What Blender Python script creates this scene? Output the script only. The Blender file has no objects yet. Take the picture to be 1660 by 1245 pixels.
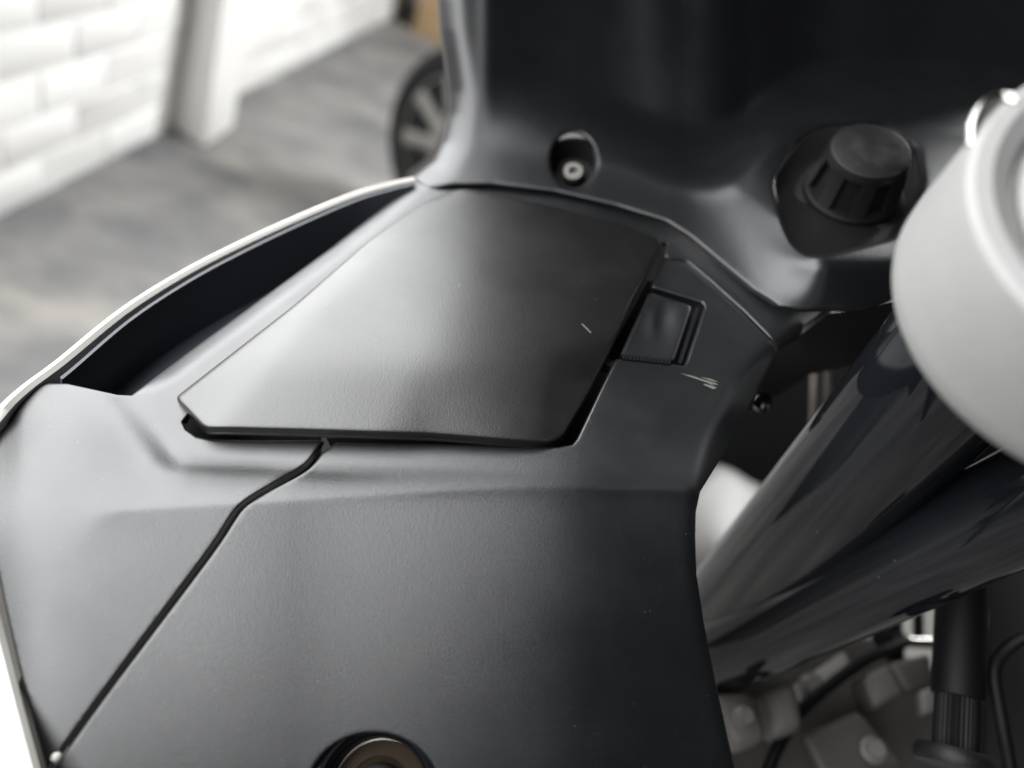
import bpy, bmesh, math, random
import numpy as np
from mathutils import Vector, Matrix
from mathutils.geometry import delaunay_2d_cdt
random.seed(7); RNG = np.random.default_rng(7)
S = bpy.context.scene
COL = S.collection

# ------------------------------------------------------------------ camera
F, CX, CY = 1199.0, 830.0, 622.5                       # focal length and centre in photo pixels
up = np.array([700., 1644., 1199.]); up /= np.linalg.norm(up)   # world up seen from the camera (x right, y up, z back)
fw = np.array([0, 0, -1.]) - np.dot([0, 0, -1.], up) * up; fw /= np.linalg.norm(fw)
rt = np.cross(fw, up)
ROT = np.array([rt, fw, up])                            # camera space -> world
CAM = np.array([0., 0., 1.15])
cam = bpy.data.cameras.new('camera'); camo = bpy.data.objects.new('camera', cam); COL.objects.link(camo)
M = Matrix.Identity(4)
for i in range(3):
    for j in range(3): M[i][j] = ROT[i][j]
    M[i][3] = CAM[i]
camo.matrix_world = M
cam.sensor_width = 36.0; cam.lens = F * 36.0 / 1660.0
cam.clip_start = 0.01; cam.clip_end = 60
cam.dof.use_dof = True; cam.dof.focus_distance = 0.272; cam.dof.aperture_fstop = 3.8
S.camera = camo

# ------------------------------------------------------------------ light
wd = bpy.data.worlds.new('World'); S.world = wd; wd.use_nodes = True
bg = wd.node_tree.nodes['Background']
bg.inputs[0].default_value = (0.93, 0.96, 1.0, 1); bg.inputs[1].default_value = 0.025

def area(name, loc, target, sx, sy, power, color=(1, 1, 1)):
    l = bpy.data.lights.new(name, 'AREA'); l.shape = 'RECTANGLE'; l.size = sx; l.size_y = sy
    l.energy = power; l.color = color
    o = bpy.data.objects.new(name, l); COL.objects.link(o)
    o.location = loc
    d = Vector(target) - Vector(loc)
    o.rotation_euler = d.to_track_quat('-Z', 'Y').to_euler()
    return o
WD = np.array([.16, .987, 0.])                          # run of the wall, seen from above
def long_area(name, c, target, along, width, length, power, color):
    o = area(name, c, target, width, length, power, color)
    z = (Vector(c) - Vector(target)).normalized(); y = Vector(along); y = (y - z * y.dot(z)).normalized(); x = y.cross(z)
    o.rotation_euler = Matrix((x, y, z)).transposed().to_euler(); return o
long_area('high_window_left', (-0.97, -0.45, 1.86), (0.0, -0.45, 1.52), (0, 1, 0), 1.5, 4.4, 172, (0.985, 0.992, 1.0))
long_area('wall_fill_light', (1.3, 3.3, 2.2), (-1.5, 2.6, 0.5), (0, 1, 0), 1.0, 1.6, 178, (0.99, 0.995, 1.0))  # added unseen lamp that brightens the wall and floor

long_area('pier_fill_light', (-0.3, -1.3, 2.65), (-1.2, 1.5, 0.3), (0, 1, 0), .6, .6, 1.5, (1.0, 1.0, 1.0))  # added unseen lamp, lifts the pier's unlit face and the lower panel

S.view_settings.view_transform = 'Standard'; S.view_settings.look = 'None'
S.view_settings.exposure = 0.0; S.view_settings.gamma = 1.0
S.cycles.use_denoising = True
S.cycles.max_bounces = 6

# ------------------------------------------------------------------ helpers
def ray(px, py):
    px = np.asarray(px, float); py = np.asarray(py, float)
    return np.stack([(px - CX) / F, (CY - py) / F, -np.ones_like(px)], -1)
def at(px, py, D):                                     # photo pixel + distance -> world point
    D = np.asarray(D, float)
    return CAM + (ray(px, py) * D[..., None]) @ ROT.T
def w2(v): return np.asarray(v, float) @ ROT.T          # camera direction -> world direction
def floor_at(px, py):
    d = ray(px, py) @ ROT.T
    return CAM + d * (-CAM[2] / d[2])
NB = np.array([.05, .68, .73]); NB /= np.linalg.norm(NB)   # plane of the fairing top
CB = 0.204
def base_D(px, py, h):                                  # height over that plane -> distance
    return (CB - h) / -(ray(px, py) @ NB)
NBW = w2(NB)

def tps(pts, lam=1e-5):
    P = np.array(pts, float); X = P[:, :2] / 1000.; v = P[:, 2]; n = len(X)
    def U(r2): return np.where(r2 > 1e-12, r2 * np.log(r2 + 1e-20), 0)
    K = U(((X[:, None] - X[None]) ** 2).sum(2)) + lam * np.eye(n)
    Q = np.hstack([np.ones((n, 1)), X])
    A = np.block([[K, Q], [Q.T, np.zeros((3, 3))]])
    c = np.linalg.solve(A, np.concatenate([v, np.zeros(3)]))
    def f(px, py):
        Y = np.stack([px, py], -1) / 1000.
        return U(((Y[:, None] - X[None]) ** 2).sum(2)) @ c[:n] + c[n] + Y @ c[n + 1:]
    return f
def softplus(d, k): return k * np.logaddexp(0, np.asarray(d, float) / k)
def sstep(a, b, x):
    t = np.clip((np.asarray(x, float) - a) / (b - a), 0, 1); return t * t * (3 - 2 * t)
def polyline_sd(line, px, py):                          # signed distance, positive to the right of travel (image y down)
    L = np.array(line, float); A = L[:-1]; B = L[1:]
    P = np.stack([px, py], -1)[:, None]
    ab = B - A; t = np.clip(((P - A) * ab).sum(2) / (ab ** 2).sum(1), 0, 1)
    d = P - (A + t[..., None] * ab); dd = np.sqrt((d ** 2).sum(2))
    k = dd.argmin(1); i = np.arange(len(k))
    cr = ab[k, 0] * d[i, k, 1] - ab[k, 1] * d[i, k, 0]
    return dd[i, k] * np.where(cr >= 0, 1, -1)
def catmull(pts, n=8, closed=False):
    P = np.array(pts, float)
    if closed: Q = np.vstack([P[-1:], P, P[:2]])
    else: Q = np.vstack([2 * P[0] - P[1], P, 2 * P[-1] - P[-2]])
    out = []
    for i in range(1, len(Q) - 2):
        for t in np.linspace(0, 1, n, endpoint=False):
            a, b, c, d = Q[i - 1], Q[i], Q[i + 1], Q[i + 2]
            out.append(.5 * (2 * b + (c - a) * t + (2 * a - 5 * b + 4 * c - d) * t * t + (3 * b - a - 3 * c + d) * t ** 3))
    if not closed: out.append(P[-1])
    return np.array(out)
def round_poly(pts, r):                                 # soften the corners of an outline
    P = np.array(pts, float); out = []; n = len(P)
    for i in range(n):
        a, b, c = P[i - 1], P[i], P[(i + 1) % n]
        u = a - b; v = c - b; lu = np.linalg.norm(u); lv = np.linalg.norm(v)
        q = min(r, lu * .45, lv * .45); s = b + u / lu * q; e = b + v / lv * q
        for t in (0, .25, .5, .75, 1): out.append((1 - t) ** 2 * s + 2 * t * (1 - t) * b + t * t * e)
    return np.array(out)
def resample(P, step):
    P = np.array(P, float); Q = np.vstack([P, P[:1]]); out = []
    for a, b in zip(Q[:-1], Q[1:]):
        n = max(1, int(np.ceil(np.linalg.norm(b - a) / step)))
        for k in range(n): out.append(a + (b - a) * k / n)
    O = [out[0]]
    for p in out[1:]:
        if np.linalg.norm(p - O[-1]) > .6: O.append(p)
    return np.array(O)
def inside(poly, P):
    x, y = P[:, 0], P[:, 1]; r = np.zeros(len(P), bool)
    for (x1, y1), (x2, y2) in zip(poly, np.roll(poly, -1, 0)):
        c = ((y1 > y) != (y2 > y)); r ^= c & (x < (x2 - x1) * (y - y1) / ((y2 - y1) if y2 != y1 else 1e-9) + x1)
    return r
def poly_dist(poly, P):
    A = poly; B = np.roll(poly, -1, 0); out = np.empty(len(P)); ab = B - A; l2 = (ab ** 2).sum(1) + 1e-12
    for i in range(0, len(P), 2000):
        Q = P[i:i + 2000, None]; t = np.clip(((Q - A) * ab).sum(2) / l2, 0, 1)
        out[i:i + 2000] = np.sqrt(((Q - A - t[..., None] * ab) ** 2).sum(2)).min(1)
    return out

MATS = {}
def link(o, parent, m):
    COL.objects.link(o)
    if m: o.data.materials.append(MATS[m])
    if parent is not None: o.parent = parent
    return o
ORG = {}
def origin_of(parent):
    o = np.zeros(3)
    while parent is not None:
        o = o + np.array(parent.location); parent = parent.parent
    return o
def mesh_obj(name, V, Fc, m, parent=None, smooth=True, sharp=None):
    me = bpy.data.meshes.new(name)
    V = np.asarray(V, float) - origin_of(parent)
    me.from_pydata(V.tolist(), [], [list(map(int, f)) for f in Fc]); me.update()
    if smooth: me.polygons.foreach_set('use_smooth', [True] * len(me.polygons))
    if sharp is not None:
        me.set_sharp_from_angle(angle=math.radians(sharp))
    return link(bpy.data.objects.new(name, me), parent, m)

def sheet(name, outline, Dfun, m, parent, holes=(), thick=.0025, grid=9, step=5, rnd=0, drop=0, hole_rnd=None, extra=None):
    """A moulded panel: outline given on the photo, real distance at every point, real thickness."""
    O = resample(outline, step); H = [resample(h, min(step, 3)) for h in holes]
    loops = [O] + H
    pts = [O] + H; edges = []; k = 0
    for L in loops:
        n = len(L); edges += [(k + i, k + (i + 1) % n) for i in range(n)]; k += n
    x0, y0 = O.min(0); x1, y1 = O.max(0)
    gx, gy = np.meshgrid(np.arange(x0, x1, grid), np.arange(y0, y1, grid * .87))
    gx = gx + (np.arange(gx.shape[0]) % 2)[:, None] * grid * .5
    G = np.stack([gx.ravel(), gy.ravel()], 1)
    ok = inside(O, G)
    for h in H: ok &= ~inside(h, G)
    G = G[ok]; d = np.min([poly_dist(L, G) for L in loops], 0)
    rmax = max(rnd, 0)
    G = G[d > max(rmax * 1.05, grid * .5)]
    rings = []
    if rnd:
        for L in loops:
            T = np.roll(L, -1, 0) - np.roll(L, 1, 0); T /= np.linalg.norm(T, axis=1)[:, None] + 1e-9
            N = np.stack([-T[:, 1], T[:, 0]], 1)
            for f in (.06, .2, .45, .75, 1.0):
                for sg in (1, -1):
                    R = L + N * rnd * f * sg
                    ok = inside(O, R)
                    for h in H: ok &= ~inside(h, R)
                    R = R[ok]
                    if len(R):
                        dd = np.min([poly_dist(q, R) for q in loops], 0); R = R[dd > rnd * f * .93]; rings.append(R)
    allp = np.vstack(pts + [G] + rings + ([np.array(extra, float)] if extra is not None else []))
    vs, es, fs, *_ = delaunay_2d_cdt([Vector(p) for p in allp], edges, [], 0, 0.05)
    V2 = np.array([tuple(v) for v in vs]); T = np.array([f for f in fs if len(f) == 3])
    c = V2[T].mean(1); ok = inside(O, c)
    for h in H: ok &= ~inside(h, c)
    T = T[ok]
    D = Dfun(V2[:, 0], V2[:, 1])
    if rnd:
        dd = np.min([poly_dist(q, V2) for q in loops], 0); t = np.clip(1 - dd / rnd, 0, 1)
        D = D + drop * (1 - np.sqrt(np.clip(1 - t * t, 0, 1)))
    V = at(V2[:, 0], V2[:, 1], D)
    return solid(name, V, T, m, parent, thick)
def solid(name, V, T, m, parent, thick, smooth=True):
    T = np.asarray(T)
    used = np.unique(T); mp = -np.ones(len(V), int); mp[used] = np.arange(len(used)); V = np.asarray(V)[used]; T = mp[T]
    n = np.cross(V[T[:, 1]] - V[T[:, 0]], V[T[:, 2]] - V[T[:, 0]])
    flip = (n * (CAM - V[T].mean(1))).sum(1) < 0
    T[flip] = T[flip][:, ::-1]; n[flip] *= -1
    vn = n.sum(0); vn = vn / np.linalg.norm(vn)[None] if vn.ndim > 1 else vn / np.linalg.norm(vn)
    N = len(V); V2 = np.vstack([V, V - vn[None] * thick])
    E = {}
    for t in T:
        for a, b in ((t[0], t[1]), (t[1], t[2]), (t[2], t[0])): E[(a, b)] = 1
    bd = [(a, b) for (a, b) in E if (b, a) not in E]
    faces = [tuple(t) for t in T] + [(c + N, b + N, a + N) for a, b, c in T] + [(b, a, a + N, b + N) for a, b in bd]
    o = mesh_obj(name, V2, faces, m, parent, smooth, sharp=50)
    return o

def basis(a):
    a = np.array(a, float); a /= np.linalg.norm(a); e = np.cross(a, [0.2, .3, 1.]); e /= np.linalg.norm(e)
    return a, e, np.cross(a, e)
def lathe(name, origin, axis, prof, m, parent, seg=64, sharp=35, rfun=None):
    a, e, g = basis(axis); V = []; Fc = []
    n = len(prof)
    for k in range(seg):
        t = 2 * math.pi * k / seg
        for i, (r, z) in enumerate(prof):
            rr = r * (rfun(i, t) if rfun else 1)
            V.append(np.array(origin) + a * z + (e * math.cos(t) + g * math.sin(t)) * rr)
    for k in range(seg):
        q = (k + 1) % seg
        for i in range(n - 1): Fc.append((k * n + i, q * n + i, q * n + i + 1, k * n + i + 1))
    for end, rev in ((0, True), (n - 1, False)):
        if prof[end][0] > 1e-6 and tuple(prof[0]) != tuple(prof[-1]):
            f = [k * n + end for k in range(seg)]; Fc.append(f[::-1] if rev else f)
    return mesh_obj(name, V, Fc, m, parent, True, sharp)
def tube(name, path, rad, m, parent, seg=20, closed=False, rads=None, flat=1.0):
    P = np.array(path, float); n = len(P); V = []; Fc = []
    prev = None
    for i in range(n):
        t = P[(i + 1) % n if closed else min(i + 1, n - 1)] - P[(i - 1) if closed else max(i - 1, 0)]
        t /= np.linalg.norm(t)
        if prev is None: _, e, g = basis(t)
        else: e = prev - t * np.dot(prev, t); e /= np.linalg.norm(e); g = np.cross(t, e)
        prev = e; r = rads[i] if rads is not None else rad
        for k in range(seg):
            q = 2 * math.pi * k / seg; V.append(P[i] + r * (math.cos(q) * e + flat * math.sin(q) * g))
    for i in range(n if closed else n - 1):
        j = (i + 1) % n
        for k in range(seg): Fc.append((i * seg + k, i * seg + (k + 1) % seg, j * seg + (k + 1) % seg, j * seg + k))
    if not closed:
        Fc.append([k for k in range(seg)][::-1]); Fc.append([(n - 1) * seg + k for k in range(seg)])
    return mesh_obj(name, V, Fc, m, parent, True, 50)
def hexa(name, P8, m, parent, bevel=.002, seg=3):
    """box from 8 points (4 of the bottom, 4 of the top), bevelled"""
    bm = bmesh.new(); o0 = origin_of(parent); v = [bm.verts.new(np.array(p) - o0) for p in P8]
    for f in ((3, 2, 1, 0), (4, 5, 6, 7), (0, 1, 5, 4), (1, 2, 6, 5), (2, 3, 7, 6), (3, 0, 4, 7)): bm.faces.new([v[i] for i in f])
    bmesh.ops.recalc_face_normals(bm, faces=bm.faces)
    if bevel: bmesh.ops.bevel(bm, geom=list(bm.edges), offset=bevel, segments=seg, profile=.5, affect='EDGES')
    me = bpy.data.meshes.new(name); bm.to_mesh(me); bm.free()
    me.polygons.foreach_set('use_smooth', [True] * len(me.polygons)); me.set_sharp_from_angle(angle=math.radians(40))
    return link(bpy.data.objects.new(name, me), parent, m)
def empty(name, loc, parent=None):
    o = bpy.data.objects.new(name, None); COL.objects.link(o); o.location = loc; o.empty_display_size = .05; o.parent = parent; return o
def tag(o, label, cat, group=None):
    o['label'] = label; o['category'] = cat
    if group: o['group'] = group
    return o

# ------------------------------------------------------------------ materials
def mat(name, col, rough=.5, metal=0., var=.0, vscale=8., grain=0., gscale=900., specks=0., sscale=260., coat=0., rvar=.0, col2=None, spec=.5, smudge=0., ior=1.5, each=0.):
    m = bpy.data.materials.new(name); m.use_nodes = True; nt = m.node_tree; N = nt.nodes; L = nt.links
    b = N['Principled BSDF']; b.inputs['Roughness'].default_value = rough; b.inputs['Metallic'].default_value = metal
    b.inputs['Specular IOR Level'].default_value = spec; b.inputs['IOR'].default_value = ior
    b.inputs['Coat Weight'].default_value = coat; b.inputs['Coat Roughness'].default_value = .06
    tc = N.new('ShaderNodeTexCoord'); c = None
    rgb = N.new('ShaderNodeRGB'); rgb.outputs[0].default_value = (*col, 1); c = rgb.outputs[0]
    def noise(scale, detail=4, rough_=.6):
        n = N.new('ShaderNodeTexNoise'); n.inputs['Scale'].default_value = scale; n.inputs['Detail'].default_value = detail
        n.inputs['Roughness'].default_value = rough_; L.new(tc.outputs['Object'], n.inputs['Vector']); return n.outputs['Fac']
    def ramp(fac, a, b_, va=0., vb=1.):
        r = N.new('ShaderNodeMapRange'); r.inputs[1].default_value = a; r.inputs[2].default_value = b_
        r.inputs[3].default_value = va; r.inputs[4].default_value = vb; L.new(fac, r.inputs[0]); return r.outputs[0]
    def mix(fac, a, b_):
        x = N.new('ShaderNodeMix'); x.data_type = 'RGBA'
        if hasattr(fac, 'links'): L.new(fac, x.inputs[0])
        else: x.inputs[0].default_value = fac
        for s, i in ((a, 6), (b_, 7)):
            if hasattr(s, 'links'): L.new(s, x.inputs[i])
            else: x.inputs[i].default_value = (*s, 1)
        return x.outputs[2]
    if var: c = mix(ramp(noise(vscale), .35, .65, 0, var), c, col2 or tuple(v * .45 for v in col))
    if smudge:
        c = mix(ramp(noise(35, 6, .7), .52, .75, 0, smudge), c, (.30, .29, .27))
    if specks:
        vo = N.new('ShaderNodeTexVoronoi'); vo.feature = 'F1'; vo.inputs['Scale'].default_value = sscale
        L.new(tc.outputs['Object'], vo.inputs['Vector'])
        dot = ramp(vo.outputs['Distance'], .05, .12, 1, 0)
        sep = N.new('ShaderNodeSeparateColor'); L.new(vo.outputs['Color'], sep.inputs[0])
        pick = ramp(sep.outputs[0], 1 - specks, 1 - specks + .02, 0, 1)
        mu = N.new('ShaderNodeMath'); mu.operation = 'MULTIPLY'; L.new(dot, mu.inputs[0]); L.new(pick, mu.inputs[1])
        patch = ramp(noise(14, 3), .42, .62, 0, 1)
        mu2 = N.new('ShaderNodeMath'); mu2.operation = 'MULTIPLY'; L.new(mu.outputs[0], mu2.inputs[0]); L.new(patch, mu2.inputs[1])
        c = mix(mu2.outputs[0], c, (.22, .21, .19))
    if each:
        oi = N.new('ShaderNodeObjectInfo'); c = mix(ramp(oi.outputs['Random'], .3, 1, 0, each), c, (.55, .52, .47))
    L.new(c, b.inputs['Base Color'])
    if rvar: L.new(ramp(noise(22, 5, .65), .3, .7, max(.02, rough - rvar), rough + rvar), b.inputs['Roughness'])
    if grain:
        bp = N.new('ShaderNodeBump'); bp.inputs['Strength'].default_value = grain; bp.inputs['Distance'].default_value = .0004
        L.new(noise(gscale, 2), bp.inputs['Height']); L.new(bp.outputs[0], b.inputs['Normal'])
    MATS[name] = m; return m
mat('fairing_plastic', (.0026, .0031, .0041), .37, var=.2, vscale=30, grain=.22, gscale=2200, specks=.12, sscale=620, rvar=.045, smudge=.008, spec=1.0)
mat('lid_plastic', (.0046, .0045, .0042), .35, var=.2, vscale=30, grain=.2, gscale=1900, specks=.07, sscale=520, rvar=.035, smudge=.012, spec=1.0)
mat('dash_plastic', (.0046, .0050, .0060), .38, grain=.10, gscale=1700, rvar=.05, spec=.62, specks=.04, sscale=500)
mat('dark_plastic', (.0045, .0052, .0068), .45, grain=.1, gscale=1200, spec=.6)
mat('slot_plastic', (.035, .039, .050), .5)
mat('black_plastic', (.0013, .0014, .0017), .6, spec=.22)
mat('rubber', (.0022, .0022, .0025), .55, spec=.35, grain=.25, gscale=700, smudge=.08)
mat('socket_plate', (.003, .003, .0032), .5, spec=.35, grain=.6, gscale=700)
mat('gloss_black', (.0060, .0066, .0082), .06, coat=.0, spec=.5, var=.3, vscale=18, specks=.05, sscale=220, rvar=.05)
mat('silver_paint', (.24, .24, .235), .55, metal=.05, grain=.3, gscale=420, var=.5, vscale=45, col2=(.21, .21, .202), rvar=.08)
mat('chrome', (.42, .41, .39), .22, metal=1.)
mat('steel', (.20, .195, .18), .38, metal=1., rvar=.08)
mat('grey_body', (.115, .112, .105), .5)
mat('engine_light', (.115, .108, .100), .5, grain=.3, gscale=300, spec=.3, var=.4, vscale=25)
mat('white_body', (.50, .49, .455), .4)
mat('engine_paint', (.058, .055, .051), .5, metal=.0, grain=.3, gscale=300, spec=.3, var=.4, vscale=25)
mat('brass_brown', (.026, .016, .008), .65, spec=.3, metal=.3, var=.5, vscale=120)
mat('brick_paint', (.82, .815, .795), .7, var=.25, vscale=14, grain=.9, gscale=60, each=.30, col2=(.76, .74, .69))
mat('mortar_paint', (.80, .795, .775), .8, grain=.8, gscale=80)
mat('tyre', (.010, .010, .011), .8, spec=.3)
mat('alloy', (.20, .195, .18), .55)
mat('cardboard', (.52, .36, .20), .8, var=.3, vscale=10)
mat('scuff', (.10, .098, .09), .6)
mat('cable', (.13, .115, .10), .5)

def floor_material():
    m = bpy.data.materials.new('concrete'); m.use_nodes = True; N = m.node_tree.nodes; L = m.node_tree.links
    b = N['Principled BSDF']; b.inputs['Roughness'].default_value = .7
    tc = N.new('ShaderNodeTexCoord')
    def noise(scale, detail, sc=(1, 1, 1), rot=0):
        mp = N.new('ShaderNodeMapping'); mp.inputs['Scale'].default_value = sc; mp.inputs['Rotation'].default_value = (0, 0, rot)
        L.new(tc.outputs['Object'], mp.inputs[0]); n = N.new('ShaderNodeTexNoise'); n.inputs['Scale'].default_value = scale
        n.inputs['Detail'].default_value = detail; n.inputs['Roughness'].default_value = .6; L.new(mp.outputs[0], n.inputs['Vector']); return n.outputs[0]
    r1 = N.new('ShaderNodeValToRGB'); e = r1.color_ramp.elements
    e[0].position = .34; e[0].color = (.12, .122, .127, 1); e[1].position = .72; e[1].color = (.31, .30, .285, 1)
    L.new(noise(2.6, 6), r1.inputs[0])
    r2 = N.new('ShaderNodeValToRGB'); e = r2.color_ramp.elements
    e[0].position = .50; e[0].color = (0, 0, 0, 1); e[1].position = .85; e[1].color = (1, 1, 1, 1)
    L.new(noise(2.2, 5, (1, 1.8, 1), .5), r2.inputs[0])
    mx = N.new('ShaderNodeMix'); mx.data_type = 'RGBA'; L.new(r2.outputs[0], mx.inputs[0]); L.new(r1.outputs[0], mx.inputs[6]); mx.inputs[7].default_value = (.46, .43, .385, 1)
    L.new(mx.outputs[2], b.inputs['Base Color'])
    bp = N.new('ShaderNodeBump'); bp.inputs['Strength'].default_value = .3; bp.inputs['Distance'].default_value = .004
    L.new(noise(30, 5), bp.inputs['Height']); L.new(bp.outputs[0], b.inputs['Normal'])
    MATS['concrete'] = m
floor_material()

# ------------------------------------------------------------------ setting: floor and painted block wall
fl = mesh_obj('floor', [(-6, -4, 0), (6, -4, 0), (6, 9, 0), (-6, 9, 0)], [(0, 1, 2, 3)], 'concrete', None, False)
fl['kind'] = 'structure'

A = floor_at(0, 350); B = floor_at(650, 22)
wdir = (B - A); wdir[2] = 0; wdir /= np.linalg.norm(wdir)
wn = np.array([wdir[1], -wdir[0], 0])
if np.dot(wn, CAM - A) < 0: wn = -wn
wall = tag(empty('block_wall', tuple(A)), 'white painted block wall with a projecting pier behind the motorcycle', 'wall')
def wp(s, o, z): return A + wdir * s + wn * o + np.array([0, 0, z])
s0, s1, hh = -1.6, 5.6, 1.35
mesh_obj('mortar_bed', [wp(s0, -.005, 0), wp(s1, -.005, 0), wp(s1, -.005, hh), wp(s0, -.005, hh), wp(s0, -.2, 0), wp(s1, -.2, 0), wp(s1, -.2, hh), wp(s0, -.2, hh)],
         [(0, 1, 2, 3), (7, 6, 5, 4), (3, 2, 6, 7), (1, 5, 6, 2), (0, 3, 7, 4)], 'mortar_paint', wall, False)
CH, CL, J = .110, .29, .008
def block_mesh(name, L_, H_, Dp, seed):
    bm = bmesh.new(); bmesh.ops.create_cube(bm, size=1)
    for v in bm.verts: v.co = Vector((v.co.x * L_, v.co.y * Dp, v.co.z * H_))
    bmesh.ops.bevel(bm, geom=list(bm.edges), offset=.006, segments=2, profile=.6, affect='EDGES')
    r = random.Random(seed)
    for v in bm.verts: v.co += Vector([r.uniform(-.0022, .0022) for _ in range(3)])
    me = bpy.data.meshes.new(name); bm.to_mesh(me); bm.free(); me.polygons.foreach_set('use_smooth', [True] * len(me.polygons))
    me.materials.append(MATS['brick_paint']); return me
bmes = [block_mesh('brick', CL - J, CH - J, .06, k) for k in range(4)]
ang = math.atan2(wdir[1], wdir[0])
for row in range(12):
    off = (row % 2) * CL / 2 + .03
    for k in range(int((s1 - s0) / CL)):
        s = s0 + off + k * CL + CL / 2; z = row * CH + CH / 2
        o = bpy.data.objects.new('brick', random.choice(bmes)); COL.objects.link(o); o.parent = wall
        o.location = tuple(wp(s, -.03 + random.uniform(-.003, .003), z) - A)
        o.rotation_euler = (random.uniform(-.006, .006), random.uniform(-.006, .006), ang + random.uniform(-.006, .006))
# pier: a pile of painted blocks whose base corners stand on the floor as in the photo
pa, pb, pc = floor_at(276, 206), floor_at(330, 243), floor_at(378, 210)
pd = pa + (pc - pb)
u_lean = (wdir * .02 + wn * -.02)
ctr = (pa + pb + pc + pd) / 4; P8 = []
for z in (0.002, 1.3):
    for q in (pa, pb, pc, pd): P8.append(ctr + (q - ctr) * (1 - .05 * z) + np.array([0, 0, z]) + (wdir * .13 - wn * .02) * z)
hexa('pier', P8, 'brick_paint', wall, .012, 3)

# far carton at the end of the wall
q0 = floor_at(668, 52); q1 = floor_at(760, 92); qd = q1 - q0; qn = np.array([-qd[1], qd[0], 0]); qn *= np.sign(np.dot(qn, q0 - np.array([0, 0, 0]))); qn *= .8
box = tag(empty('carton', tuple((q0 + q1) / 2)), 'brown cardboard carton on the floor at the far end of the wall', 'carton')
P8 = [q + np.array([0, 0, z]) for z in (.002, .5) for q in (q0, q1, q1 + qn, q0 + qn)]
hexa('carton_body', P8, 'cardboard', box, .004, 2)
tp = [q + np.array([0, 0, z]) for z in (.502, .504) for q in (q0 + qd * .46, q0 + qd * .54, q0 + qd * .54 + qn, q0 + qd * .46 + qn)]
hexa('packing_tape', tp, 'cable', box, 0)

# ------------------------------------------------------------------ another vehicle's wheel behind the fairing
wc_floor = floor_at(706, 380)
wh = tag(empty('parked_motorcycle', tuple(wc_floor)), 'front wheel of another motorcycle standing on the floor behind the fairing', 'motorcycle')
R0 = .32
wcen = wc_floor + np.array([0, 0, R0])
toc = CAM - wcen; toc[2] = 0; toc /= np.linalg.norm(toc)
axw = toc * .80 + np.array([-toc[1], toc[0], 0]) * -.60; axw /= np.linalg.norm(axw)
tp = [(R0 * .73, -.035), (R0 * .80, -.048), (R0 * .90, -.046), (R0 * .97, -.028), (R0, 0), (R0 * .97, .028), (R0 * .90, .046), (R0 * .80, .048), (R0 * .73, .035)]
wheel = empty('wheel', tuple(wcen - wc_floor), wh)
lathe('tyre', wcen, axw, tp, 'tyre', wheel, 48, 60)
lathe('rim', wcen, axw, [(R0 * .68, -.034), (R0 * .74, -.036), (R0 * .74, .036), (R0 * .68, .034), (R0 * .66, 0), (R0 * .68, -.034)], 'steel', wheel, 48, 40)
lathe('brake_disc', wcen, axw, [(R0 * .22, .036), (R0 * .36, .036), (R0 * .36, .040), (R0 * .22, .040), (R0 * .22, .036)], 'steel', wheel, 48, 40)
lathe('hub', wcen, axw, [(.0, -.05), (.05, -.05), (.06, 0), (.05, .05), (.0, .05)], 'alloy', wheel, 32, 40)
_, we, wg = basis(axw)
for k in range(9):
    t = 2 * math.pi * k / 9 + .3; dv = we * math.cos(t) + wg * math.sin(t); ow = axw * .028
    tube('spoke', [wcen + ow + dv * .045, wcen + ow + dv * R0 * .4, wcen + ow * .6 + dv * R0 * .69], .022, 'alloy', wheel, 12, rads=[.036, .026, .034])
for sd in (-1, 1):
    tube('fork_leg', [wcen + axw * .085 * sd + np.array([0, 0, -.03]), wcen + axw * .085 * sd + np.array([0, 0, .35]) + wdir * .1], .022, 'dark_plastic', wh, 16)
tube('axle', [wcen - axw * .085, wcen + axw * .085], .009, 'steel', wh, 12)

# ================================================================== the motorcycle
gp = at(620, 600, .28); bike = tag(empty('motorcycle', (gp[0], gp[1], 0)), 'near-black motorcycle in the foreground with closed glovebox lid, ribbed socket cap and silver fork clamp', 'motorcycle')

# ---- main fairing surface (height over the fairing plane)
LEDGE = catmull([(1400, 785), (1200, 775), (1000, 770), (760, 763), (529, 757), (425, 750), (330, 746), (285, 738), (258, 708), (232, 676), (212, 648), (190, 615)], 6)
ROLL = catmull([(1330, 470), (1262, 545), (1204, 606), (1180, 650), (1154, 697), (1138, 751), (1128, 798), (1124, 850), (1126, 930), (1138, 1010), (1158, 1110), (1188, 1245), (1230, 1400)], 6)
SLOT = np.array([(175, 672), (213, 642), (300, 575), (420, 487), (540, 400), (610, 345), (648, 312), (675, 290)], float)
def LOW(x, t):
    k = t / 430.
    return -(6.7e-5 * t + 1.2e-8 * t * t) - k * (.0075 * np.clip((x - 560) / 500, 0, 3) ** 2 + .0012 * np.clip((260 - x) / 300, 0, 3) ** 2)
_xs = np.arange(-400., 1700., 10.)
_ys = np.interp(_xs, [-400, 90, 316, 404, 529, 760, 900, 1110, 1700], [848, 836, 820, 817, 808, 793, 790, 794, 815])
_g = np.exp(-(np.arange(-15, 16) / 6.) ** 2 / 2); _g /= _g.sum()
_ys = np.convolve(np.pad(_ys, 15, mode='edge'), _g, 'valid')
def ridge_y(x): return np.interp(x, _xs, _ys)
def tilt(x): return -.00003 * (softplus(np.asarray(x, float) - 945, 30) - softplus(np.asarray(x, float) - 1170, 30))
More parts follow.
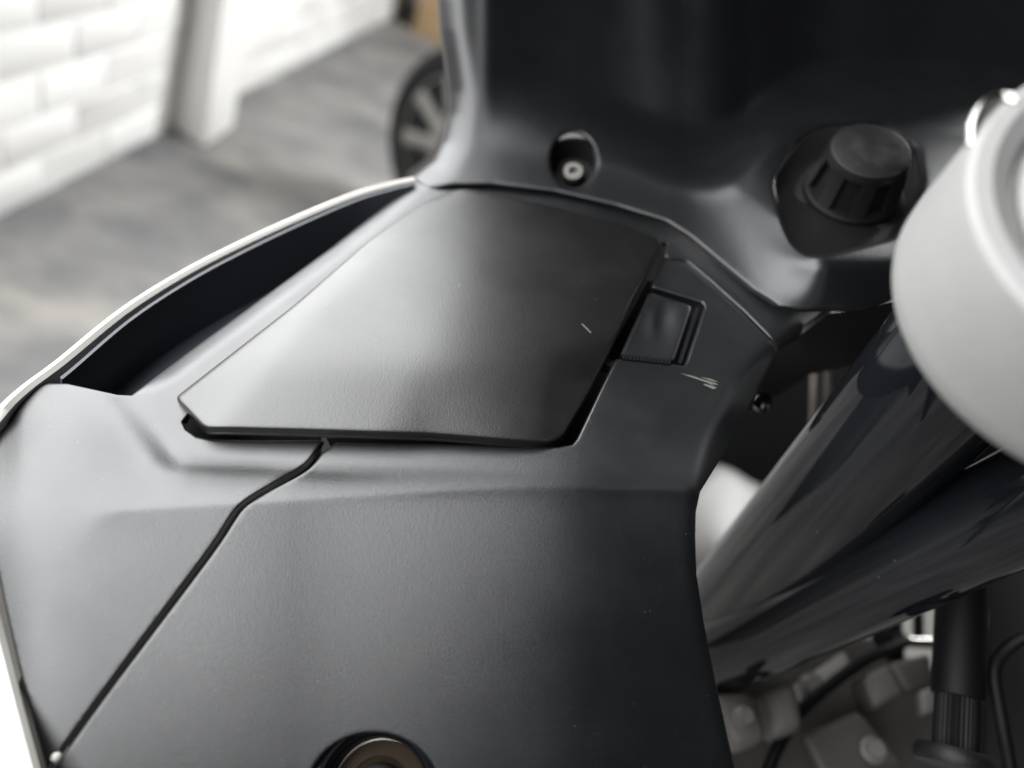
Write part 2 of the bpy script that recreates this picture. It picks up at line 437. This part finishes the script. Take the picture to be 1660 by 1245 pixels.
def main_h(x, y):
    x = np.asarray(x, float); y = np.asarray(y, float); h = np.zeros_like(x)
    d = polyline_sd(LEDGE, x, y)
    d = -d if polyline_sd(LEDGE, np.array([600.]), np.array([900.]))[0] < 0 else d
    amp = 1 - .8 * sstep(480, 950, x)
    kk = 4 + 10 * sstep(330, 200, x)
    wv = 36.
    h += amp * -.00017 * (softplus(d, kk) - softplus(d - wv, 9))
    yR = ridge_y(x)
    kr = 1.8 + 25 * sstep(190, 60, x)
    t = softplus(y - yR, kr)
    h += LOW(x, t) - .00002 * t
    # bulge in front of the slot and fall to the outer side
    h += .0042 * np.exp(-((x - 110) / 120) ** 2 - ((y - 665) / 105) ** 2) * sstep(-40, 40, x)
    h += -.00005 * softplus(45 - x, 22) * sstep(560, 640, y)
    # roll over the inner edge
    dr = polyline_sd(ROLL, x, y)
    dr = -dr
    h += -.00030 * softplus(dr, 5)
    # roll into the slot
    ds = np.abs(polyline_sd(SLOT, x, y))
    h += -.0045 * np.clip(1 - ds / 24, 0, 1) ** 1.6 * sstep(640, 600, y)
    h += -.004 * np.clip(1 - ds / 20, 0, 1) ** 2 * sstep(600, 650, y) * 0
    return h + tilt(x)
def main_D(x, y): return base_D(x, y, main_h(x, y))

SEAM = catmull([(528, 716), (513, 738), (498, 757), (468, 775), (440, 790), (405, 811), (385, 829), (365, 860), (345, 890), (295, 957), (240, 1030), (165, 1130), (86, 1240)], 6)
for _ in range(6): SEAM[1:-1] = (SEAM[:-2] + 2 * SEAM[1:-1] + SEAM[2:]) / 4
def offset(line, o):
    T = np.gradient(line, axis=0); T /= np.linalg.norm(T, axis=1)[:, None]; return line + np.stack([-T[:, 1], T[:, 0]], 1) * np.asarray(o).reshape(-1, 1)
sw = np.interp(np.arange(len(SEAM)), [0, 12, 24, 40, len(SEAM) - 1], [5.5, 5, 4, 4.6, 4])
SA = offset(SEAM, sw); SB = offset(SEAM, -sw)
if SA[5, 0] > SB[5, 0]: SA, SB = SB, SA
LEFTPANEL = np.vstack([SA, [(76, 1252), (55, 1170), (30, 1080), (8, 985), (-10, 900), (-25, 800), (-22, 730), (-2, 676), (18, 650), (44, 631), (75, 621)],
    [(110, 622), (150, 631), (190, 640), (213, 641)], SLOT[2:6], [(650, 312), (645, 297), (672, 288), (690, 296), (800, 292), (900, 303), (1000, 326), (1080, 351), (1122, 378), (1160, 412), (1215, 458), (1262, 490), (1300, 497), (1352, 503), (1295, 545), (1264, 561), (1257, 556), (1204, 503),
     (1151, 455), (1113, 423), (1086, 419), (1078, 416), (1081, 395), (1066, 391), (998, 366), (878, 335), (790, 317), (746, 313), (695, 332), (605, 396), (486, 499), (330, 650), (308, 669), (296, 684), (301, 696), (318, 708), (345, 713), (430, 714)]])
RIGHTPANEL = np.vstack([[(700, 720), (905, 725), (928, 721), (936, 712), (992, 594), (999, 582), (1108, 593), (1113, 588), (1143, 498), (1139, 491), (1056, 465), (1061, 452), (1076, 419), (1085, 421), (1112, 425), (1150, 457), (1202, 505), (1256, 559), (1257, 575),
    (1213, 668), (1166, 747), (1135, 797), (1128, 830), (1127, 870), (1129, 930), (1141, 1010), (1161, 1110), (1191, 1245), (1215, 1340), (1000, 1400), (600, 1400), (120, 1330), (84, 1262)], SB[4:][::-1], [(545, 718)]])
hole_c = np.array([606, 1286.]); HR = (108, 98)
HOLE = [hole_c + np.array([HR[0] * math.cos(t), HR[1] * math.sin(t)]) for t in np.linspace(0, 2 * math.pi, 48, endpoint=False)]
RX = np.arange(95, 1115, 6.)
RIDGE = np.stack([RX, ridge_y(RX)], 1)
CREASE = np.vstack([RIDGE + np.array([0, o]) for o in (-4, -1.5, .5, 3)])
def inside_far(poly, P, keep): 
    P = P[inside(np.array(poly, float), P)]; return P[poly_dist(np.array(poly, float), P) > keep]
surround = sheet('surround_panel', LEFTPANEL, main_D, 'fairing_plastic', bike, grid=7, rnd=4, drop=.0009, extra=inside_far(LEFTPANEL, CREASE, 1.2))
inner = sheet('inner_fairing_panel', RIGHTPANEL, main_D, 'fairing_plastic', bike, holes=[HOLE], grid=7, rnd=4, drop=.0008, extra=inside_far(RIGHTPANEL, CREASE, 1.2))

# black sheet giving the recess shade below seam, lid opening and slot
GAPSHADE = [(520, 690), (520, 760), (400, 850), (120, 1225), (95, 1180), (60, 1000), (40, 800), (60, 690), (80, 600), (200, 515), (400, 402), (560, 335), (655, 300), (800, 300), (1000, 345), (1100, 400), (1180, 480), (1235, 560), (1150, 690), (1110, 790), (1100, 900), (600, 850)]
SLOTX = lambda x, y: (polyline_sd(SLOT, x, y) * (1 if polyline_sd(SLOT, np.array([200.]), np.array([560.]))[0] > 0 else -1) + 20) / 20
sheet('gap_shade_sheet', GAPSHADE, lambda x, y: base_D(x, y, main_h(np.maximum(x, 60), y) - .016 - .02 * sstep(0, 1, (SLOTX(x, y)))), 'black_plastic', bike, grid=16, step=10)
sheet('slot_floor', [(95, 606), (200, 522), (400, 408), (560, 341), (648, 306), (620, 350), (540, 412), (420, 500), (300, 588), (213, 655), (150, 645)], lambda x, y: base_D(x, y, np.full(np.shape(x), -.026)), 'slot_plastic', bike, grid=14, step=10)

# ---- glovebox lid
LID = round_poly([(283, 645), (330, 694), (480, 698), (700, 705), (893, 720), (912, 708), (952, 640), (986, 575), (1030, 478), (1074, 398), (1064, 386), (1000, 362), (880, 331), (800, 313), (748, 306), (690, 325), (600, 388), (480, 492)], 10)
LC = catmull([(320, 730), (352, 688), (440, 580), (520, 490), (600, 415), (690, 345), (780, 280)], 6)
def lid_h(x, y):
    x = np.asarray(x, float); y = np.asarray(y, float)
    u = x - (640 + (700 - y) * .55)
    h = .0122 - .0084 * np.clip((u + 40) / 330, 0, 3) ** 2 - .0055 * np.clip((510 - y) / 190, 0, 3) ** 2
    d = polyline_sd(LC, x, y) * LCS
    h = h - .000088 * softplus(d, 8)
    h = h - .000052 * softplus(y - 590, 12) * (1 - .6 * sstep(680, 900, x))
    h = h - .00005 * softplus(x - (902 - (y - 560) * .12), 7) * sstep(540, 620, y)
    return h
LCS = 1 if polyline_sd(LC, np.array([300.]), np.array([600.]))[0] > 0 else -1
lid = sheet('glovebox_lid', LID, lambda x, y: base_D(x, y, lid_h(x, y)), 'lid_plastic', bike, grid=7, rnd=7, drop=.0016, thick=.0035)

# ---- latch button in its recess beside the lid
def plane_h(h): return lambda x, y: base_D(x, y, h + tilt(x))
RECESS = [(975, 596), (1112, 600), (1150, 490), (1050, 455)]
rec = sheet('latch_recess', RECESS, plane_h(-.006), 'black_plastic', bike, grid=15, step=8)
BTN = round_poly([(1004, 578), (1092, 588), (1122, 496), (1053, 473)], 8)
def btn_D(x, y):
    r = ((x - 1070) / 25) ** 2 + ((y - 525 + (x - 1070) * 0.3) / 36) ** 2
    h = .0002 - .0021 * np.exp(-r * 1.1)
    return base_D(x, y, h + tilt(x))
btn = sheet('latch_button', BTN, btn_D, 'dark_plastic', bike, grid=3.5, step=3, rnd=6, drop=.0016, thick=.004)
for k in range(14):                                     # grip serrations along the lower lip of the button
    t = (k + .5) / 14; x = 1008 + t * 80; y = 577 + t * 9
    sheet('grip_rib', round_poly([(x - 2, y - 4), (x + 2.4, y - 3.6), (x + 2.0, y + 4.5), (x - 2.4, y + 4)], 1), plane_h(.0006), 'dash_plastic', btn, grid=3, step=2, thick=.0012)
FRAME = [(1112, 590), (1116, 592), (1148, 495), (1142, 489)]
sheet('latch_rail', [(1099, 588), (1105, 589), (1134, 499), (1128, 497)], plane_h(-.0022), 'dark_plastic', bike, grid=6, step=4, thick=.002)
sheet('latch_tongue', [(979, 590), (992, 594), (996, 585), (984, 581)], plane_h(-.001), 'fairing_plastic', bike, grid=4, step=3, rnd=1, drop=.0003)
# wear marks
def mark(P, parent, hf, m='scuff'):
    sheet('scratch', P, lambda x, y: base_D(x, y, hf(x, y) + .00012), m, parent, grid=4, step=3, thick=.00008)
for q in ([(1102, 605), (1122, 609), (1150, 619), (1159, 626), (1146, 620), (1120, 611)], [(1136, 611), (1152, 614), (1166, 620), (1152, 617)], [(1140, 615), (1160, 621), (1165, 625), (1148, 620)], [(1143, 622), (1162, 628), (1157, 631), (1140, 623.5)]):
    mark(q, inner, main_h)
mark([(942, 525), (945, 525), (960, 539), (957, 540)], lid, lid_h)
mark([(742, 459), (744, 459), (746, 465), (744, 465)], lid, lid_h)

# ---- bolt recess low on the inner panel
hb = at(*hole_c, base_D(hole_c[0], hole_c[1], main_h(np.array([hole_c[0]]), np.array([hole_c[1]]))[0]))
nh = w2((0, .42, .9)); 
rr = .0205
gro = lathe('bolt_grommet', hb, nh, [(rr * .98, .0008), (rr * .90, .0014), (rr * .80, -.001), (rr * .74, -.006), (rr * .74, -.016), (rr * 1.02, -.016), (rr * 1.02, -.001), (rr * .98, .0008)], 'gloss_black', bike, 56, 45)
lathe('bolt_washer', hb - nh * .010, nh, [(0, -.002), (rr * .72, -.002), (rr * .72, 0), (rr * .50, .001), (rr * .44, 0), (0, 0)], 'brass_brown', bike, 48, 40)
lathe('bolt_head', hb - nh * .0098, nh, [(rr * .40, 0), (rr * .40, .004), (rr * .34, .005), (rr * .2, .005), (rr * .2, .001), (0, .001)], 'black_plastic', bike, 32, 40)
# small pale fixing where seam and edge meet
sc_c = at(92, 1228, float(main_D(np.array([92.]), np.array([1228.]))[0]))
lathe('trim_stud', sc_c + NBW * .0006, NBW, [(.0015, -.002), (.0015, 0), (.001, .0006), (0, .0008)], 'white_body', bike, 20, 40)

# ---- white outer fairing: rim beyond the slot, flank falling to the ground side
RIM = catmull([(672, 287), (640, 294), (580, 311), (500, 343), (400, 388), (300, 439), (200, 502), (100, 583), (40, 628), (0, 668), (-36, 730), (-44, 850), (-20, 960), (8, 1075), (54, 1250), (90, 1370)], 5)
rimh = np.interp(np.arange(len(RIM)), [0, 45, 55, 60, 65, len(RIM) - 1], [.0, -.001, -.012, -.022, -.028, -.045])
RV = []; n = len(RIM)
RW = at(RIM[:, 0], RIM[:, 1], base_D(RIM[:, 0], RIM[:, 1], rimh))
for i in range(n):
    t = RW[min(i + 1, n - 1)] - RW[max(i - 1, 0)]; t[2] = 0; t /= np.linalg.norm(t)
    outw = np.array([t[1], -t[0], 0])
    if np.dot(outw, RW[i] - hb) < 0: outw = -outw
    k = float(sstep(48, 62, i))
    for (o, z) in ((-.0022, -.012), (-.0018, -.001), (0, 0), (.0022 + .006 * k, -.001 - .004 * k), (.0035 + .035 * k, -.012 - .02 * k), (.004 + .07 * k, -.06 - .03 * k), (.0 + .06 * k, -.16), (-.06 + .05 * k, -.32), (-.063 + .05 * k, -.32), (-.004 + .05 * k, -.16), (-.004 + .06 * k, -.06 - .03 * k), (-.003 + .03 * k, -.014 - .02 * k)):
        RV.append(RW[i] + outw * o + np.array([0, 0, z]))
m_ = 12; RF = []
for i in range(n - 1):
    for j in range(m_):
        q = (j + 1) % m_; RF.append((i * m_ + j, i * m_ + q, (i + 1) * m_ + q, (i + 1) * m_ + j))
RF += [list(range(m_)), [(n - 1) * m_ + j for j in range(m_)][::-1]]
mesh_obj('outer_fairing', RV, RF, 'white_body', bike, True, 50)
# dark inner wall of the slot, below the rim
SW = []
for i in range(0, 37):
    o = (RW[i] - hb); o[2] = 0; o /= np.linalg.norm(o)
    p0 = RW[i] - o * .0052 + np.array([0, 0, -.0012])
    SW += [p0, p0 + np.array([0, 0, -.05 + .046 * (i / 36.) ** 4]) - o * .01 * (1 - (i / 36.) ** 4), p0 + np.array([0, 0, -.05 + .046 * (i / 36.) ** 4]) - o * (.012 - .0105 * (i / 36.) ** 4), p0 - o * .0015]
SF = [(i * 4 + j, i * 4 + (j + 1) % 4, (i + 1) * 4 + (j + 1) % 4, (i + 1) * 4 + j) for i in range(36) for j in range(4)] + [(0, 1, 2, 3), (147, 146, 145, 144)]
mesh_obj('slot_wall', SW, SF, 'slot_plastic', bike, True, 40)

# ---- upper fairing (dash side) with screw recess and socket opening
DEDGE = np.array([(690, -700), (704, -400), (712, -160), (711, 0), (714, 50), (722, 110), (727, 150), (726, 185), (719, 228), (702, 262), (668, 289)], float)
def smooth1(xk, yk, sig=4):
    xs = np.arange(500., 1900., 6.); ys = np.interp(xs, xk, yk); g = np.exp(-(np.arange(-14, 15) / sig) ** 2 / 2); g /= g.sum()
    ys = np.convolve(np.pad(ys, 14, mode='edge'), g, 'valid'); return lambda x: np.interp(x, xs, ys)
D_RIMY = smooth1([600, 690, 800, 900, 1000, 1080, 1120, 1160, 1220, 1262, 1300, 1450, 1800], [310, 303, 298, 310, 333, 359, 385, 418, 469, 497, 505, 505, 500])
D_RIMD = smooth1([600, 690, 800, 900, 1000, 1080, 1120, 1160, 1220, 1262, 1300, 1400, 1500, 1800], [.364, .365, .366, .364, .360, .353, .347, .338, .326, .317, .315, .322, .333, .36])
D_BND = smooth1([600, 690, 760, 890, 1000, 1080, 1140, 1190, 1225, 1270, 1330, 1480, 1800], [262, 240, 214, 232, 262, 292, 310, 300, 262, 225, 205, 205, 230])
def dash_D(x, y):
    x = np.asarray(x, float); y = np.asarray(y, float)
    yr, Dr, yb = D_RIMY(x), D_RIMD(x), D_BND(x)
    sl = .00027 + .00014 * sstep(1215, 1345, x)
    up_ = softplus(yb - y, 24 - 13 * sstep(850, 1080, x))
    D = Dr + sl * (yr - y) - (sl + .00005) * up_
    D = D - 9e-7 * np.clip(yr - y, 0, 140) * (softplus(x - 1110, 10) - softplus(x - 1255, 10))
    D = D - sstep(1215, 1345, x) * (sl - .00005) * ((yr - y) - softplus(yr - y - 78, 4))
    D = D + .00016 * np.clip(x - 790, 0, 420) * sstep(-10, 110, yb - y)
    D = D - .0016 * np.exp(-((x - 1075 - y * .12) / 48) ** 2) * sstep(0, 120, yb - y)
    D = D - .00012 * softplus(-120 - y, 40)
    d = np.abs(polyline_sd(DEDGE, x, y)); return D + .012 * np.clip(1 - d / 48, 0, 1) ** 2.2
DASH = [(690, -700), (704, -400), (712, -160), (711, 0), (714, 50), (722, 110), (727, 150), (726, 185), (719, 228), (702, 262), (668, 289), (690, 306), (740, 301), (800, 300), (900, 312), (1000, 335), (1080, 360), (1120, 386), (1160, 420), (1220, 471), (1262, 498), (1300, 506), (1345, 506), (1400, 502), (1450, 485), (1500, 430), (1580, 360), (1700, 280), (1760, -160), (1760, -700)]
DASH = resample(DASH, 14)
SOCK = round_poly([(1254, 292), (1300, 222), (1340, 203), (1430, 200), (1490, 236), (1500, 300), (1455, 386), (1350, 412), (1306, 412), (1284, 394), (1268, 358)], 16)
SCR = [np.array([930, 260]) + np.array([36 * math.cos(t) - 3 * math.sin(t), 45 * math.sin(t) + 4 * math.cos(t)]) for t in np.linspace(0, 2 * math.pi, 40, endpoint=False)]
dash = sheet('upper_fairing_panel', DASH, dash_D, 'dash_plastic', bike, holes=[SOCK, SCR], grid=10, rnd=7, drop=.003)
# screw well
sD = float(dash_D(np.array([930.]), np.array([262.]))[0]); sp = at(930, 262, sD); sax = w2((-.05, .30, .95))
lathe('screw_well', sp - sax * .001, sax, [(.0162, -.0035), (.0112, -.0125), (.0, -.0125), (.0, -.0145), (.0132, -.0145), (.0185, -.0045), (.0162, -.0035)], 'black_plastic', bike, 40, 40)
sh = lathe('screw', sp - sax * .0122, sax, [(.0, 0), (.0056, 0), (.0056, .0034), (.0049, .0042), (.0024, .0042), (.0022, .0012), (0, .0012)], 'steel', bike, 36, 40)
# socket plate, base ring and knob
sheet('socket_plate', [(1235, 300), (1290, 205), (1340, 188), (1440, 185), (1510, 230), (1515, 310), (1465, 400), (1350, 426), (1298, 424), (1255, 365)], plane_h(.012), 'socket_plate', bike, grid=9, step=6)
kb = at(1376, 318, base_D(1376, 318, float(tilt(1376.)) + .0135)); kax = w2((-.05, .5, .865))
lathe('socket_flange', kb, kax, [(0, 0), (.0265, 0), (.0265, .001), (.0250, .002), (.0, .002)], 'black_plastic', bike, 48, 40)
def knob():
    bm = bmesh.new(); a, e, g = basis(kax); seg = 64; V = []; Fc = []
    prof = [(.0232, .003), (.0232, .0062), (.0222, .0075), (.0188, .0262), (.0186, .0272), (.0178, .0296), (.0165, .0302)]
    for k in range(seg):
        t = 2 * math.pi * k / seg
        for i, (r, z) in enumerate(prof): V.append(kb + a * z + (e * math.cos(t) + g * math.sin(t)) * r)
    n = len(prof); pk = []
    for k in range(seg):
        q = (k + 1) % seg
        for i in range(n - 1):
            f = (k * n + i, q * n + i, q * n + i + 1, k * n + i + 1)
            Fc.append(f)
            if i == 2 and k % 8 < 5: pk.append(len(Fc) - 1)
    Fc.append([k * n + n - 1 for k in range(seg)]); Fc.append([k * n for k in range(seg)][::-1])
    o0 = origin_of(bike); vs = [bm.verts.new(v - o0) for v in V]; fc = [bm.faces.new([vs[i] for i in f]) for f in Fc]
    bm.normal_update()
    bm.faces.ensure_lookup_table(); sel = [fc[i] for i in pk]
    r = bmesh.ops.inset_region(bm, faces=sel, thickness=.0009, depth=0)
    r = bmesh.ops.inset_region(bm, faces=sel, thickness=.0002, depth=-.0030)
    me = bpy.data.meshes.new('socket_cap'); bm.to_mesh(me); bm.free(); me.polygons.foreach_set('use_smooth', [True] * len(me.polygons)); me.set_sharp_from_angle(angle=math.radians(35))
    return link(bpy.data.objects.new('socket_cap', me), bike, 'rubber')
knob()
# faces under the dash lip, beside the fork
LOWC = tps([(1258, 560, 1 / .326), (1345, 508, 1 / .326), (1378, 592, 1 / .40), (1313, 606, 1 / .385), (1214, 668, 1 / .365), (1450, 505, 1 / .37), (1300, 570, 1 / .345)], 1e-4)
sheet('dash_lower_cover', [(1258, 562), (1292, 545), (1345, 507), (1400, 500), (1470, 480), (1480, 520), (1378, 593), (1313, 607), (1262, 640), (1214, 669), (1210, 664), (1255, 578)], lambda x, y: 1 / LOWC(x, y), 'dark_plastic', bike, grid=9, rnd=5, drop=.002)
cl = at(1236, 652, .352); lathe('panel_clip', cl, w2((-.3, .5, .8)), [(0, -.002), (.0045, -.002), (.0045, .001), (.003, .0022), (0, .0025)], 'gloss_black', bike, 24, 40)

# ---- silver top clamp with cap, right edge
sc = .90
aS = np.array([-.1128, .5106, 1.]); aS /= np.linalg.norm(aS); D0 = .2109 * sc; rS = .0594 * sc; hS = .0413 * sc
cS = np.array([(1802.8 - CX) / F * D0, (CY - 496.6) / F * D0, -D0]); oS = CAM + w2(cS); aSw = w2(aS); kT = .9217
clamp = lathe('fork_clamp', oS, aSw, [(0, -.002), (rS * .94, -.002), (rS * .985, -.0008), (rS, .0012), (rS * .995, .006), (rS * (kT + .012), hS - .0035), (rS * kT, hS - .0012), (rS * (kT - .025), hS), (rS * (kT - .09), hS + .0005), (rS * (kT - .17), hS - .002), (rS * (kT - .20), hS - .0055), (rS * .60, hS - .006), (0, hS - .006)], 'silver_paint', bike, 128, 30)
lathe('fork_cap', oS + aSw * (hS - .006), aSw, [(rS * .70, 0), (rS * .70, .003), (rS * .67, .0045), (rS * .5, .005), (rS * .48, .003), (0, .003)], 'silver_paint', bike, 96, 30)
# wire clip on the far rim
wc0 = at(1578, 228, D0 - .018); pts = [at(1573, 232, .160), at(1576, 205, .160), at(1584, 180, .161), at(1600, 162, .162), at(1618, 152, .163), at(1640, 150, .164), at(1662, 146, .165)]
tube('wire_clip', catmull([at(1574, 236, .176), at(1577, 205, .176), at(1588, 180, .177), at(1606, 163, .178), at(1626, 160, .178), at(1648, 168, .176)], 8), .0014, 'chrome', bike, 14)

# ---- glossy fork tubes
def edge_tube(name, p0, p1, rad, m, seg=48):
    return tube(name, [np.array(p0) * (1 - t) + np.array(p1) * t for t in np.linspace(0, 1, 6)], rad, m, bike, seg)
fA0 = at(1600, 530, .262); fA1 = at(1138, 1040, .47)
edge_tube('fork_tube', fA0 + (fA0 - fA1) * .1, fA1 + (fA1 - fA0) * .3, .0285, 'gloss_black', 72)
fB0 = at(1690, 800, .28); fB1 = at(1120, 1085, .44)
edge_tube('frame_tube', fB0 + (fB0 - fB1) * .3, fB1, .0215, 'gloss_black', 64)

sheet('tube_gap_shade', [(1440, 560), (1560, 500), (1770, 560), (1770, 1000), (1560, 900), (1420, 960), (1300, 960), (1250, 900)], lambda x, y: np.full(np.shape(x), .50), 'black_plastic', bike, grid=25, step=15)  # added dark sheet, fills the gap between the tubes with shade
# ---- what shows below: mudguard, engine covers, sleeve, cables
def Dplane(pts): 
    f = tps([(a, b, 1 / c) for a, b, c in pts], 1e-3); return lambda x, y: 1 / f(x, y)
sheet('front_mudguard', catmull([(1080, 1000), (1085, 840), (1110, 790), (1150, 756), (1180, 758), (1215, 778), (1245, 800), (1300, 900), (1260, 1000), (1150, 1060)], 6, True), Dplane([(1080, 1000, .60), (1150, 760, .72), (1245, 800, .72), (1150, 1060, .60), (1180, 900, .62), (1260, 1000, .66)]), 'grey_body', bike, grid=14, step=8, rnd=22, drop=.02)
sheet('void_shade_sheet', [(1120, 690), (1200, 560), (1350, 560), (1520, 520), (1560, 700), (1400, 900), (1260, 850), (1230, 800), (1180, 775), (1120, 790)], Dplane([(1120, 740, .80), (1350, 560, .85), (1400, 900, .80), (1560, 700, .8)]), 'black_plastic', bike, grid=25, step=15)  # added dark sheet in place of the black void under the dash
for (x, w, m) in ((1322, .0030, 'cable'), (1341, .0024, 'cable')):
    tube('cable', catmull([at(x + 2, 560, .50), at(x, 600, .50), at(x - 1, 660, .50), at(x - 4, 740, .52)], 5), w, m, bike, 14)
# engine cover
ED = Dplane([(1250, 1110, .47), (1390, 1030, .50), (1510, 1080, .49), (1510, 1245, .47), (1260, 1245, .45), (1380, 1150, .475)])
eng = sheet('engine_cover', [(1140, 1090), (1260, 1085), (1330, 1050), (1390, 1025), (1450, 1055), (1530, 1090), (1600, 1100), (1600, 1300), (1150, 1300), (1120, 1200)], ED, 'engine_paint', bike, grid=12, rnd=10, drop=.006, thick=.006)
def block(name, P, D, depth, m, parent, bevel=.003):
    f = [at(x, y, d) for (x, y), d in zip(P, D)]; dv = w2((.1, -.5, -.85)) * depth
    return hexa(name, [p + dv for p in f] + f, m, parent, bevel, 3)
bx = block('engine_boss', [(1395, 1098), (1440, 1076), (1470, 1122), (1418, 1152)], [.455, .455, .445, .445], .03, 'engine_paint', bike)
block('engine_boss', [(1443, 1075), (1508, 1058), (1515, 1110), (1473, 1122)], [.45, .455, .448, .442], .03, 'engine_paint', bike)
block('coolant_union', [(1150, 1122), (1222, 1118), (1246, 1200), (1190, 1222)], [.40, .40, .385, .385], .03, 'engine_light', bike, .006)
block('coolant_union', [(1229, 1120), (1290, 1100), (1306, 1180), (1250, 1204)], [.42, .42, .405, .405], .03, 'engine_light', bike, .006)
# upright sleeve with ribs and foot ring
s_a = at(1560, 900, .36); s_b = at(1552, 1130, .335); s_c = at(1548, 1225, .325)
edge_tube('damper_tube', s_a, s_b, .0108, 'black_plastic', 40)
ax = s_c - s_b; L_ = np.linalg.norm(ax); ax /= L_
lathe('ribbed_sleeve', s_b, ax, [(.0089, -.004), (.0089, L_), (0, L_)], 'black_plastic', bike, 120, 40, rfun=lambda i, t: 1 + .03 * math.cos(30 * t))
lathe('foot_ring', s_c, ax, [(.008, -.002), (.0155, -.002), (.0165, 0), (.0165, .003), (.0155, .005), (.008, .005)], 'rubber', bike, 48, 40)
tube('clamp_bolt', [s_c + w2((.0, 0, .0165)), s_c + w2((.004, -.012, .0165))], .003, 'chrome', bike, 14)
# added dark sheet, stands in for the black void at far right
sheet('side_shade_sheet', [(1596, 880), (1760, 760), (1780, 1330), (1585, 1330), (1592, 1150), (1600, 1000)], Dplane([(1596, 880, .42), (1760, 760, .40), (1780, 1330, .36), (1585, 1330, .40)]), 'black_plastic', bike, grid=18, rnd=8, drop=.004)
tube('brake_hose', catmull([at(1690, 1020, .33), at(1640, 1045, .335), at(1612, 1085, .34), at(1622, 1160, .335), at(1640, 1260, .33)], 8), .0030, 'black_plastic', bike, 16)
# bracket bars standing before the bright gap
for (xa, ya, xb, yb, w) in ((1487, 940, 1489, 1035, .0035), (1432, 960, 1440, 1060, .010)):
    tube('bracket_bar', [at(xa, ya, .50), at(xb, yb, .50)], w, 'black_plastic', bike, 16)
tube('link_rod', catmull([at(1448, 1028, .49), at(1475, 1040, .49), at(1515, 1043, .49)], 5), .0035, 'chrome', bike, 14)
sheet('bright_gap_backing', [(1390, 1060), (1400, 960), (1520, 900), (1640, 960), (1630, 1090), (1500, 1085)], Dplane([(1390, 1060, .70), (1400, 960, .72), (1640, 960, .72), (1630, 1090, .70)]), 'white_body', bike, grid=20, step=12)  # added pale sheet, stands in for the bright background in the gaps

# castings, bolts and hoses in the shade below the fork
block('mount_bracket', [(1262, 1128), (1372, 1052), (1392, 1092), (1286, 1172)], [.455, .475, .455, .44], .012, 'engine_light', bike, .004)
block('mount_bracket', [(1300, 1190), (1392, 1150), (1470, 1240), (1350, 1290)], [.43, .44, .42, .41], .012, 'engine_paint', bike, .004)
block('cast_lug', [(1492, 1120), (1515, 1112), (1522, 1150), (1498, 1160)], [.44, .44, .435, .435], .012, 'engine_light', bike, .002)
for (x, y, d, r) in ((1318, 1112, .448, .0055), (1418, 1215, .405, .005), (1208, 1162, .380, .0042)):
    p = at(x, y, d); a_ = w2((-.1, .5, .86))
    lathe('flange_bolt', p, a_, [(0, -.004), (r * 1.4, -.004), (r * 1.4, -.001), (r, 0), (r, .004), (r * .85, .005), (0, .005)], 'engine_light', bike, 24, 30)
tube('coolant_hose', catmull([at(1150, 930, .52), at(1185, 965, .50), at(1230, 985, .50), at(1290, 960, .52), at(1330, 930, .55)], 8), .009, 'rubber', bike, 20)
tube('wiring_loom', catmull([at(1240, 1260, .40), at(1262, 1210, .41), at(1300, 1150, .43), at(1395, 1075, .46), at(1470, 1040, .48)], 8), .0035, 'black_plastic', bike, 14)
